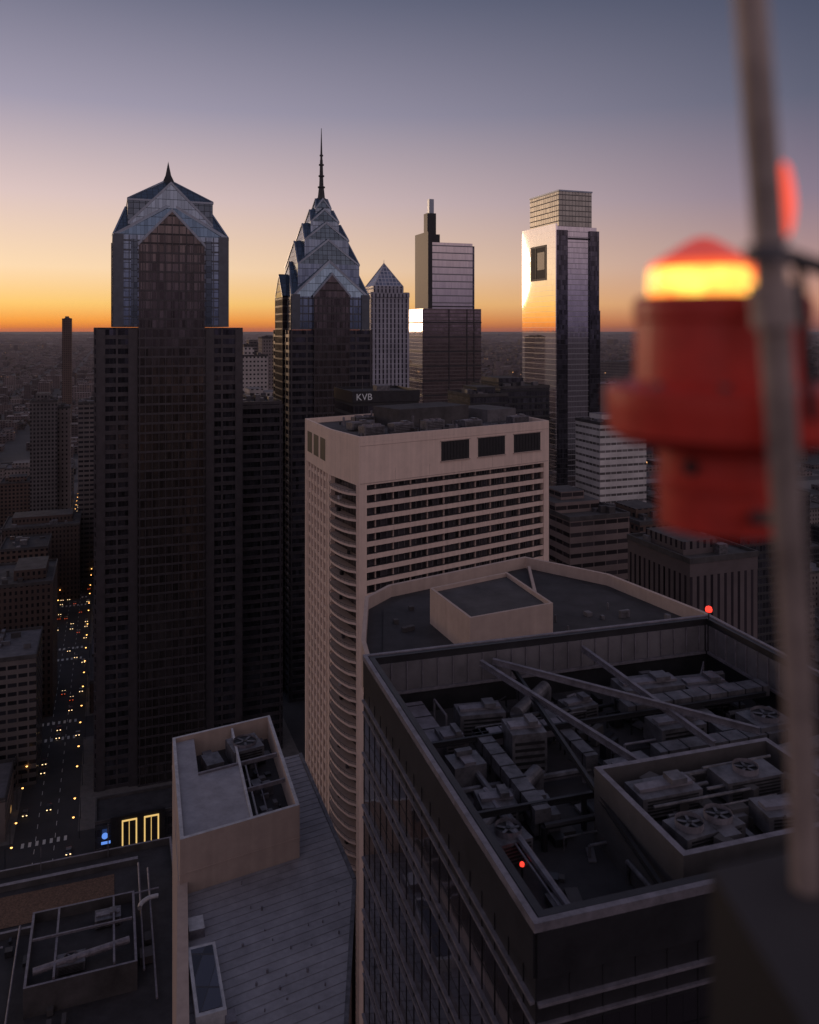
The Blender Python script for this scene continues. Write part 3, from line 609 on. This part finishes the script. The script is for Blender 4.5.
# ---------------- near dark glass building with recessed roof ----------------
rn=math.radians(17); WN,DN=31,30; zn=H-25
mb=MB(); base=rect(0,WN,0,DN); well=4.6
mb.prism(base,0,zn-well,M['gl_near'],M['roofdark'])
mb.parapet(base,zn-well+.001,zn,.62,M['trimdk'])
mb.parapet(offs(base,.1),zn-.30,zn+.10,.3,M['rim'])
mb.parapet(offs(base,-.3),zn-.02,zn+.04,.38,M['trimdk'])
inner=offs(base,-.62)
for i in range(4):
    a2,b2=inner[(i+1)%4],inner[i]; L=elen(a2,b2)
    for j in range(int(L/1.25)+1):
        s=min(j*1.25+.1,L-.15); mb.edgebox(a2,b2,s-.04,s+.04,.062,.16,zn-2.7,zn-.5,M['rim'])
    mb.edgebox(a2,b2,.3,L-.3,.002,.24,zn-2.9,zn-2.7,M['rim'])
    mb.edgebox(a2,b2,.3,L-.3,.002,.06,zn-2.68,zn-.52,M['roofgrey'])
z=zn-3.4
while z>5:
    for i in (0,3):
        a,b=base[i],base[(i+1)%4]; L=elen(a,b)
        mb.edgebox(a,b,0.05,L-.05,.002,.22,z,z+.14,M['rim']); mb.edgebox(a,b,0.05,L-.05,.002,.16,z-.9,z-.78,M['rim'])
    z-=4.0
for i in (0,3):
    a,b=base[i],base[(i+1)%4]; L=elen(a,b)
    mb.edgebox(a,b,0.05,L-.05,.001,.1,zn-2.3,zn-.32,M['trimdk'])
    for j in range(int(L/1.6)+1): mb.edgebox(a,b,max(.03,j*1.6-.02),j*1.6+.02,.001,.04,10,zn-2.4,M['trimdk'])
zf=zn-well
en=rect(9,21,2.5,11); mb.prism(en,zf+.01,zf+2.6,M['roofmid'],M['roofdark']); mb.parapet(en,zf+2.61,zf+4.3,.35,M['roofmid'],M['rim'])
for x,y,f,r_ in ((12,5,2,.1),(12,8.6,0,0),(17.5,5,0,-.12),(17.5,8.6,1,0)): acunit(mb,x,y,zf+2.61,3.8,1.9,1.1,r_,f)
for i in range(50): mb.box(random.uniform(9.8,20.2),random.uniform(3.3,10.2),zf+2.62+i*.002,random.uniform(.2,1.2),random.uniform(.2,1.2),random.uniform(.2,1.4),random.choice((M['galv'],M['roofmid'],M['trimdk'])),random.choice((0,0,.4)))
for i in range(14):
    x,y=random.uniform(10,20),random.uniform(3.3,10); mb.tube((x,y,zf+3.4+i*.05),(min(20.3,x+random.uniform(1,7)),y,zf+3.4+i*.05),random.uniform(.04,.15),M['galv'],n=8)
units=[(4.2,22,1.6,2.6,1.4,0),(3.9,18.5,1.8,2.2,1.5,0),(4.2,14.2,2.2,2,1.3,0),(7.4,24.8,3.4,2,1.6,0),(8.5,19.5,2.4,2.4,2.6,0),(3.6,11.0,2,2.0,1.2,1),(6.6,13,2.2,1.6,1.1,0),
       (21,24,5,2.4,2.2,0),(26,24,3.6,2.6,1.6,0),(20,19,3.6,2.2,1.6,0),(26,17,3.0,2.6,1.9,1),(14,15,3,2,1.4,0),(26,11,4,2.6,1.6,0),(15,24,2.4,1.8,1.4,0)]
for x,y,sx,sy,sz,f in units: acunit(mb,x,y,zf+.01,sx,sy,sz,(random.choice((0,0,math.pi/2)) if sx<3 else 0)+random.uniform(-.12,.12),f)
for i in range(190):
    x,y=random.uniform(1.8,WN-2),random.uniform(1.5,DN-2)
    mb.box(x,y,zf+.012+i*.0005,random.uniform(.15,1.2),random.uniform(.15,1.4),random.uniform(.15,1.4)*random.random(),random.choice((M['galv'],M['roofmid'],M['roofmid'],M['trimdk'],M['trimdk'],M['roofgrey'])),random.uniform(-.6,.6)*random.choice((0,1)))
for i in range(54):
    x,y=random.uniform(2,WN-3),random.uniform(2,DN-3); l=random.uniform(2,11); zz=zf+random.uniform(.25,1.6); r=random.choice((.04,.06,.09,.14,.2)); mt=random.choice((M['galv'],M['rim'],M['trimdk'],M['trimdk']))
    e=(min(x+l,WN-2),y,zz) if i%2 else (x,min(y+l,DN-2),zz)
    if i%5==0: e=(min(WN-2,x+l*.7),min(DN-2,y+l*.7),zz)
    mb.tube((x,y,zz),e,r,mt,n=8); mb.tube(e,(e[0],e[1],zf),r,mt,n=8); mb.tube((x,y,zz),(x,y,zf),r,mt,n=8)
for (x0,y0,x1,y1,wd,z0_) in ((6,12,6,21,1.0,1.3),(3.4,22,3.4,27.6,1.3,.6),(6,21,12,21,1.0,1.3),(12,17,12,27,.9,1.0),(17,16,28,16,1.2,1.1),(23,17,23,27,1.1,.9),(2.2,5,2.2,17,.7,.5),(18,21.5,29,21.5,1.3,1.6)):
    mb.box((x0+x1)/2,(y0+y1)/2,zf+z0_,abs(x1-x0)+wd,abs(y1-y0)+wd,.8,random.choice((M['galv'],M['galv'],M['rim'])))
    L=max(abs(x1-x0),abs(y1-y0)); n=int(L/1.5)
    for i in range(n+1):
        cx_,cy_=x0+(x1-x0)*i/n,y0+(y1-y0)*i/n; mb.box(cx_,cy_,zf+z0_-.03,(.07 if x1!=x0 else wd+.1),(.07 if y1!=y0 else wd+.1),.87,M['trimdk']); mb.box(cx_,cy_,zf,.1,.1,z0_,M['trimdk'])
for (p,q_,r) in (((22.5,13,zf+1.8),(28.5,13.5,zf+1.8),.55),((10,24,zf+1.5),(14,27.5,zf+1.5),.5),((2.6,12.5,zf+1.0),(8,16.5,zf+1.4),.45)):
    mb.tube(p,q_,r,M['galv'],n=16); mb.tube(q_,(q_[0],q_[1],zf),r,M['galv'],n=16); mb.tube(p,(p[0],p[1],zf),r,M['galv'],n=16)
def beam(p,q,w=.28,hh=.4,mat=None):
    a=Vector(p);b=Vector(q);d=(b-a);t=Vector((d.x,d.y)).normalized();n=Vector((-t.y,t.x))*w/2
    for dz0,dz1,ww in ((0,.06,1),(hh,hh+.06,1),(.06,hh,.25)):
        A0=[(a.x-n.x*ww,a.y-n.y*ww,a.z+dz0),(b.x-n.x*ww,b.y-n.y*ww,b.z+dz0),(b.x+n.x*ww,b.y+n.y*ww,b.z+dz0),(a.x+n.x*ww,a.y+n.y*ww,a.z+dz0)]
        A1=[(p_[0],p_[1],p_[2]+dz1-dz0) for p_ in A0]
        mb.face(A1,mat or M['rim']); mb.face(A0[::-1],mat or M['rim'])
        for i in range(4):
            j=(i+1)%4; mb.face([A0[i],A0[j],A1[j],A1[i]],mat or M['rim'])
beam((9,28.5,zn-1.2),(14,12,zn-2.3)); beam((10,28.5,zn-1.2),(23,14,zn-1.8)); beam((18,28.8,zn-1.2),(19.5,14,zn-2.2)); beam((2,20.5,zn-2.8),(29,20.5,zn-2.8),.2,.3,M['trimdk']); beam((1.2,12.2,zn-2.8),(29,12.2,zn-2.8),.2,.3,M['trimdk'])
beam((11.5,28.5,zn-1.6),(8,2,zn-2.2),.22,.3,M['trimdk'])
for x,y in ((9,12.2),(9,20.5),(19,12.2),(19,20.5),(27,12.2)): mb.box(x,y,zf,.25,.25,well-2.8,M['trimdk'])
near=mb.obj('dark_glass_office_tower',(5.3,34.9,0),rn)
# red lens-flare spots, added as small glowing domes on posts
GLR=emis('red_flare_glow',(1,.05,.03),1.6)
for (wx,wy,wz,hp,rs) in ((25.6,71.0,zn+.1,.75,.30),(6.05,44.6,H-28.7-.9,.75,.13)):
    lm=MB(); lm.tube((0,0,0),(0,0,hp),.05,M['trimdk'],n=8); lm.tube((0,0,hp),(0,0,hp+.06),rs*.9,M['trimdk'],n=12)
    lm.lathe([(rs*.85,hp+.06),(rs,hp+.06+rs*.6),(rs*.8,hp+.06+rs*1.3),(0,hp+.06+rs*1.7)],GLR,(0,0),16)
    lm.obj('red_flare_spot',(wx,wy,wz))

# ---------------- tan penthouse building (lower left) ----------------
mb=MB(); zd=H-60; zt=H-54
deck=[(-16.2,58),(-5.0,58),(-5.9,90.5),(-15.4,117.5),(-31.4,109.9),(-24.6,88.5)]
SM=plain('standing_seam_grey',(0.27,0.265,0.29),0.55,ns=0.5,amt=0.28)
mb.prism(deck,0,zd,M['tan2'],SM)
aa=Vector((.876,.483)); bb=Vector((-.307,.952))
def inside(p,poly):
    r=False;n=len(poly)
    for i in range(n):
        a,b=poly[i],poly[i-1]
        if (a[1]>p[1])!=(b[1]>p[1]) and p[0]<(b[0]-a[0])*(p[1]-a[1])/(b[1]-a[1])+a[0]: r=not r
    return r
O=Vector((-24.3,87.9))
SEAM=plain('seam_metal',(0.20,0.195,0.215),0.5,ns=.5,amt=.2,bump=0)
t=-28
while t<26:
    ss=[s*.25 for s in range(-20,140) if inside(tuple(O+aa*(s*.25)+bb*t),deck)]
    if ss:
        p=O+aa*(ss[0]+.3)+bb*t; q=O+aa*(ss[-1]-.1)+bb*t; mb.edgebox(p,q,0,(q-p).length,0,.05,zd,zd+.04,SEAM)
    t+=1.1
wl=(-16.2,58),(-24.6,88.5)
mb.edgebox(wl[1],wl[0],0,elen(*wl),-.9,.15,zd-.5,zd+1.3,M['tan2'])
for a,b in (((-5.0,58),(-5.9,90.5)),((-5.9,90.5),(-15.4,117.5))): mb.edgebox(a,b,.1,elen(a,b)-.1,-.3,.12,zd-.3,zd+.22,M['galv'])
box4=[(-24.3,87.9),(-12.5,94.4),(-19.6,116.4),(-31.4,109.9)]
mb.prism(box4,zd+.01,zt-3.0,M['tan2'],M['roofdark']); mb.parapet(box4,zt-3.0,zt,.4,M['tan2'],M['white'])
mb.prism(offs(box4,.06),zd+2.2,zd+2.35,M['tan2'],None,True)
def Lb(s,t): q=O+aa*s+bb*t; return (q.x,q.y)
mb.prism([Lb(.45,.45),Lb(7.8,.45),Lb(7.8,13),Lb(.45,13)],zt-3,zt-.5,M['tan2'],SM)
mb.prism([Lb(.45,13),Lb(2.8,13),Lb(2.8,22.5),Lb(.45,22.5)],zt-3,zt-.501,M['tan2'],SM)
mb.prism([Lb(7.81,.45),Lb(8.1,.45),Lb(8.1,22.3),Lb(7.81,22.3)],zt-3,zt-.2,M['white'])
mb.prism([Lb(2.8,12.9),Lb(12.9,12.9),Lb(12.9,13.2),Lb(2.8,13.2)],zt-.7,zt-.25,M['rim'])
mb.prism([Lb(8.2,6.6),Lb(12.9,6.6),Lb(12.9,6.85),Lb(8.2,6.85)],zt-.7,zt-.25,M['rim'])
x,y=Lb(9.2,17.8); rr=math.atan2(aa.y,aa.x); acunit(mb,x,y,zt-2.6,4.0,4.0,2.0,rr,1)
x,y=Lb(4.9,17.5); mb.box(x,y,zt-2.99,2.2,3,1.8,M['galv'],rr)
for s,t in ((10,3),(11,9.5),(9.8,10.5),(4.5,20.5)): x,y=Lb(s,t); mb.box(x,y,zt-2.99,1.2,1.5,1.1,M['galv'],rr)
for i in range(24): x,y=Lb(random.uniform(8.6,12.3),random.uniform(1,21)); mb.box(x,y,zt-2.985+i*.001,random.uniform(.2,1),random.uniform(.2,1),random.uniform(.2,.9),random.choice((M['galv'],M['trimdk'],M['roofgrey'])),rr)
mb.tube((*Lb(9,2),zt-2),(*Lb(9,20),zt-2),.12,M['white']); mb.tube((*Lb(10.3,2),zt-2.3),(*Lb(10.3,20),zt-2.3),.09,M['rim'])
x,y=P(196,925,59.3); mb.box(x,y,zd+.01,1.5,2.0,.9,M['rim'],TH,M['white'])
x,y=P(206,985,59.5); mb.box(x,y,zd+.01,2.6,8.5,1.2,M['white'],TH,M['white']); mb.box(x,y,zd+1.211,2.0,7.7,.05,M['gl_dark'],TH,M['gl_dark'])
x,y=P(212,1018,59.5); mb.box(x+1.6,y,zd+.012,.9,1.4,.7,M['rim'],TH)
for i in range(22):
    x,y=P(random.uniform(235,345),random.uniform(880,1020),60); mb.tube((x,y,zd),(x,y,zd+random.uniform(.1,.4)),random.uniform(.05,.12),M['rim'],n=8)
mb.obj('tan_penthouse_building')

# ---------------- low roofs bottom left ----------------
mb=MB(); z0=H-95
c=Vector(P(160,845,95)); a=Vector((CT,ST)); b=Vector((ST,-CT))
def Q(s,t): q=c-a*s+b*t; return (q.x,q.y)
fp=[Q(48,70),Q(-2,70),Q(-2,0),Q(48,0)]
mb.prism(fp,0,z0,FAC[3],M['roofdark']); mb.parapet(fp,z0+.001,z0+1.2,.4,M['roofmid'],M['rim'])
mb.prism([Q(46,14),Q(8,14),Q(8,6),Q(46,6)],z0+.005,z0+.12,M['roofmid'],M['gravel'])
mb.prism([Q(46,4.4),Q(4,4.4),Q(4,3.6),Q(46,3.6)],z0+.006,z0+1.0,M['roofmid'],M['rim'])
mb.prism([Q(46,16.6),Q(6,16.6),Q(6,16.1),Q(46,16.1)],z0+.006,z0+1.0,M['roofmid'],M['rim'])
e1=[Q(20,34),Q(5,34),Q(5,18),Q(20,18)]
mb.prism(e1,z0+.007,z0+2.6,M['roofmid'],M['roofdark']); mb.parapet(e1,z0+2.601,z0+4.2,.35,M['roofmid'],M['rim'])
for s in (8,16): mb.prism([Q(s+.3,33.5),Q(s,33.5),Q(s,18.5),Q(s+.3,18.5)],z0+4.21,z0+4.5,M['rim'],None,True)
mb.prism([Q(19.5,25.3),Q(5.5,25.3),Q(5.5,25),Q(19.5,25)],z0+4.51,z0+4.8,M['rim'],None,True)
for s,t,f in ((9,22,0),(14,30,1)): x,y=Q(s,t); acunit(mb,x,y,z0+2.601,3.8,2.6,1.2,TH,f)
mb.tube((*Q(19,31),z0+4.1),(*Q(6,29),z0+4.1),.5,M['rim'],n=12)
for i in range(60):
    x,y=Q(random.uniform(2,44),random.uniform(17,60)); mb.box(x,y,z0+.13+i*.001,random.uniform(.3,2.2),random.uniform(.3,2.2),random.uniform(.2,1.6),random.choice((M['galv'],M['roofmid'],M['roofmid'],M['trimdk'])),TH)
for (p,q_) in (((4,6),(4,32)),((2.5,8),(2.5,38)),((24,20),(40,20)),((22,16),(22,40)),((1,14),(20,14.8))):
    mb.tube((*Q(*p),z0+1.2),(*Q(*q_),z0+1.2),.16,M['rim'],n=10)
for i in range(9):
    t0,t1=i/9*1.57,(i+1)/9*1.57; f=lambda t:(*Q(1.2+3*math.sin(t),16+3*(1-math.cos(t))),z0+1.2+.4*t)
    mb.tube(f(t0),f(t1),.35,M['white'],n=10)
mb.tube((*Q(9,.6),z0),(*Q(9,.6),z0+6),.1,M['galv']); mb.tube((*Q(20,2),z0),(*Q(20,2),z0+5),.08,M['galv'])
mb.obj('flat_roofed_commercial_building')
mb=MB(); d=285
mb.prism(rect(0,40,0,16),.13,17,FAC[5],M['roofdark']); mb.parapet(rect(0,40,0,16),17.001,18,.5,M['roofmid'])
mb.prism(rect(5,23,-1.2,-.02),.13,19,M['trimdk'],None,True)
for x in (8.7,16.0):
    for (x0,x1,z0_,z1_) in ((x,x+.45,7,17.5),(x+4.55,x+5,7,17.5),(x+.46,x+4.54,17.1,17.5),(x+.46,x+4.54,7,7.4)): mb.prism(rect(x0,x1,-1.6,-1.21),z0_,z1_,LGOLD,None,True)
    mb.prism(rect(x+2.3,x+2.5,-1.5,-1.21),7.5,16.8,LGOLD,None,True)
mb.tube((3.2,-1.6,13.4),(3.2,-1.2,13.4),1.0,LBLUE,n=20)
mb.prism(rect(2,5,-1.5,-1.21),10.6,11.4,LBLUE,None,True)
mb.obj('lobby_with_lit_portals',(D(95,d),d,0),TH)

# ---------------- foreground rooftop ledge, pole, beacon ----------------
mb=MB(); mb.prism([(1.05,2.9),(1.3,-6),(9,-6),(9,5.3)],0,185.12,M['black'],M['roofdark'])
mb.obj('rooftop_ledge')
S=2.6
def pt(px,py,d): d*=S; return (D(px,d),d,ZZ(py,d))
PM=plain('weathered_pole_metal',(0.40,0.33,0.30),0.55,metal=.3,ns=5,amt=.35,bump=.1)
mb=MB()
pth=[(744,-90,.86),(752,20,.88),(762,150,.9),(773,300,.92),(781,420,.95),(789,540,.98),(797,660,1.02),(803,790,1.05),(806,900,1.08),(810,1150,1.1)]
r0=.0175*S
for i,(p,q) in enumerate(zip(pth,pth[1:])): mb.tube(pt(*p),pt(*q),r0,PM,n=20)
for p in pth[1:-1]: mb.lathe([(0,pt(*p)[2]-.9*r0),(.98*r0,pt(*p)[2]-.3*r0),(.98*r0,pt(*p)[2]+.3*r0),(0,pt(*p)[2]+.9*r0)],PM,(pt(*p)[0],pt(*p)[1]),20)
a=pt(771,284,.918);b=pt(775,326,.922); mb.tube(a,b,.0245*S,PM,n=20); mb.tube(pt(765,245,.91),pt(766,262,.91),.022*S,M['galv'],n=20)
mb.tube(pt(775,300,.92),pt(800,300,1.05),.009*S,M['galv'],n=10)
mb.tube(pt(768,250,.91),pt(830,270,1.0),.010*S,M['trimdk'],n=10); mb.tube(pt(798,255,.95),pt(812,420,.97),.006*S,M['trimdk'],n=8)
mb.tube(pt(788,520,.98),pt(740,516,1.12),.010*S,M['galv'],n=10)
pole=mb.obj('steel_pole')
for p in pole.data.polygons: p.use_smooth=True
dB=1.15*S; kx=dB/F; bxc=D(720,dB)
z=lambda py: ZZ(py,dB)
R_=lambda px:px*kx
RED=plain('red_enamel',(0.60,0.042,0.027),0.42,ns=3.5,amt=.3,bump=.03)
LENS,nt,b_=newmat('glowing_beacon_lens')
b_.inputs['Base Color'].default_value=(.6,.06,.02,1); b_.inputs['Roughness'].default_value=.15
n1=nt.nodes.new('ShaderNodeTexNoise'); n1.inputs['Scale'].default_value=7; n1.inputs['Detail'].default_value=2
tc=nt.nodes.new('ShaderNodeTexCoord'); nt.links.new(tc.outputs['Object'],n1.inputs['Vector'])
cr=nt.nodes.new('ShaderNodeValToRGB'); nt.links.new(n1.outputs[0],cr.inputs[0])
cr.color_ramp.elements[0].position=.40; cr.color_ramp.elements[0].color=(1,.11,.02,1); cr.color_ramp.elements[1].position=.6; cr.color_ramp.elements[1].color=(1,.6,.09,1)
nt.links.new(cr.outputs[0],b_.inputs['Emission Color']); b_.inputs['Emission Strength'].default_value=2.4
RIMG=plain('lens_edge_red',(0.7,0.05,0.03),0.2,ns=6,amt=.2,bump=0,emit=(1,.12,.02),es=1.1)
CAP=plain('red_lens_cap',(0.6,0.12,0.10),0.2,ns=6,amt=.3,bump=0,emit=(1,.10,.06),es=.42)
mb=MB(); cc=(bxc-R_(17),dB)
mb.lathe([(0,z(237)),(R_(8),z(238)),(R_(16),z(242)),(R_(34),z(253)),(R_(48),z(262))][::-1],CAP,cc)
mb.lathe([(R_(53),z(270)),(R_(52),z(265)),(R_(48),z(262))],RIMG,cc)
mb.lathe([(R_(52),z(298)),(R_(54),z(290)),(R_(53),z(270))],LENS,cc)
cc=(bxc,dB)
mb.lathe([(0,z(528)),(R_(60),z(524)),(R_(60),z(450)),(R_(66),z(446)),(R_(96),z(440)),(R_(110),z(430)),(R_(112),z(402)),(R_(112),z(388)),(R_(104),z(384)),(R_(83),z(380)),(R_(82),z(322)),(R_(84),z(318)),(R_(84),z(302)),(R_(80),z(297)),(R_(30),z(296))],RED,cc)
for t in range(10):
    an=t*2*math.pi/10; x,y=cc[0]+R_(98)*math.cos(an),cc[1]+R_(98)*math.sin(an); mb.tube((x,y,z(388)),(x,y,z(379)),R_(5),M['galv'],n=8)
mb.lathe([(R_(61),z(486)),(R_(63),z(484)),(R_(63),z(478)),(R_(61),z(476))],RED,cc)
mb.tube((cc[0]-R_(40),cc[1]-R_(40),z(460)),(cc[0]-R_(46),cc[1]-R_(46),z(460)),R_(7),M['trimdk'],n=12)
bc=mb.obj('red_aircraft_warning_beacon')
for p in bc.data.polygons: p.use_smooth=len(p.vertices)==4
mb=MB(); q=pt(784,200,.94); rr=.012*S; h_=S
GL=emis('red_glint_glow',(1,.10,.05),1.2)  # red light reflection at the pole, modelled as an added glowing body
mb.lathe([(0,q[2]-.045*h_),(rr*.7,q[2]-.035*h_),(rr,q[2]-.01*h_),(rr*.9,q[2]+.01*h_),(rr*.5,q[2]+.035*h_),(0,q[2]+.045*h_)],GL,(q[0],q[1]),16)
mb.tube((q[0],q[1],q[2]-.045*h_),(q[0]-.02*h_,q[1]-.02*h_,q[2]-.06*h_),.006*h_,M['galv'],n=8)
mb.obj('red_pole_glint',smooth=True)

# ---------------- world / light ----------------
w=bpy.data.worlds.new('World'); bpy.context.scene.world=w; w.use_nodes=True; nt=w.node_tree; nt.nodes.clear()
out=nt.nodes.new('ShaderNodeOutputWorld'); bg=nt.nodes.new('ShaderNodeBackground'); nt.links.new(bg.outputs[0],out.inputs[0])
tc=nt.nodes.new('ShaderNodeTexCoord'); sp=nt.nodes.new('ShaderNodeSeparateXYZ'); nt.links.new(tc.outputs['Generated'],sp.inputs[0])
def ramp(st):
    r=nt.nodes.new('ShaderNodeValToRGB'); nt.links.new(sp.outputs[2],r.inputs[0]); e=r.color_ramp.elements
    e[0].position=st[0][0]; e[0].color=(*lin(st[0][1]),1); e[1].position=st[-1][0]; e[1].color=(*lin(st[-1][1]),1)
    for p,c in st[1:-1]: x=e.new(p); x.color=(*lin(c),1)
    return r.outputs[0]
RA=ramp([(0,(215,110,52)),(.010,(252,160,62)),(.03,(255,205,114)),(.07,(255,222,180)),(.15,(224,200,196)),(.25,(164,157,176)),(.37,(110,112,134)),(1,(88,92,115))])
RB=ramp([(0,(112,72,72)),(.010,(155,100,90)),(.03,(198,142,118)),(.08,(176,142,140)),(.15,(137,122,139)),(.25,(97,99,119)),(.37,(68,75,97)),(1,(78,82,108))])
RC=ramp([(0,(90,80,100)),(.05,(130,115,135)),(.15,(198,170,174)),(.35,(190,174,182)),(1,(93,95,118))])
az=math.radians(-42); gd=(math.sin(az),math.cos(az),0)
hx=nt.nodes.new('ShaderNodeVectorMath'); hx.operation='MULTIPLY'; nt.links.new(tc.outputs['Generated'],hx.inputs[0]); hx.inputs[1].default_value=(1,1,0)
hn=nt.nodes.new('ShaderNodeVectorMath'); hn.operation='NORMALIZE'; nt.links.new(hx.outputs[0],hn.inputs[0])
dt=nt.nodes.new('ShaderNodeVectorMath'); dt.operation='DOT_PRODUCT'; nt.links.new(hn.outputs[0],dt.inputs[0]); dt.inputs[1].default_value=gd
def mr(a,b):
    n=nt.nodes.new('ShaderNodeMapRange'); nt.links.new(dt.outputs['Value'],n.inputs[0]); n.inputs[1].default_value=a; n.inputs[2].default_value=b; return n.outputs[0]
m1=mixcol(nt,mr(.38,1.0),RB,RA); m2=mixcol(nt,mr(-.3,.3),RC,m1)
sky=nt.nodes.new('ShaderNodeTexSky'); sky.sky_type='NISHITA'; sky.sun_disc=False; sky.sun_elevation=math.radians(1.0); sky.sun_rotation=az
ml=nt.nodes.new('ShaderNodeVectorMath'); ml.operation='SCALE'; nt.links.new(sky.outputs[0],ml.inputs[0]); ml.inputs['Scale'].default_value=.004
ad=nt.nodes.new('ShaderNodeVectorMath'); ad.operation='ADD'; nt.links.new(m2,ad.inputs[0]); nt.links.new(ml.outputs[0],ad.inputs[1])
nt.links.new(ad.outputs[0],bg.inputs[0]); bg.inputs[1].default_value=1.0
sd=bpy.data.lights.new('sun','SUN'); sd.energy=.3; sd.angle=math.radians(12); sd.color=(1,.66,.42)
so=bpy.data.objects.new('sun',sd); bpy.context.scene.collection.objects.link(so)
dv=Vector((gd[0],gd[1],math.tan(math.radians(4)))); so.rotation_euler=dv.to_track_quat('Z','Y').to_euler()

cam=bpy.data.cameras.new('camera'); co=bpy.data.objects.new('camera',cam); bpy.context.scene.collection.objects.link(co)
co.location=(0,0,H); co.rotation_euler=(math.pi/2,0,0)
cam.sensor_fit='HORIZONTAL'; cam.sensor_width=24; cam.lens=24*F/819; cam.shift_y=-(512-CY)/819; cam.clip_start=.05; cam.clip_end=200000
cam.dof.use_dof=True; cam.dof.focus_distance=320; cam.dof.aperture_fstop=1.1/S
bpy.context.scene.camera=co
s=bpy.context.scene; s.view_settings.view_transform='Standard'; s.view_settings.look='None'; s.view_settings.exposure=0
print('near buildings',nb)
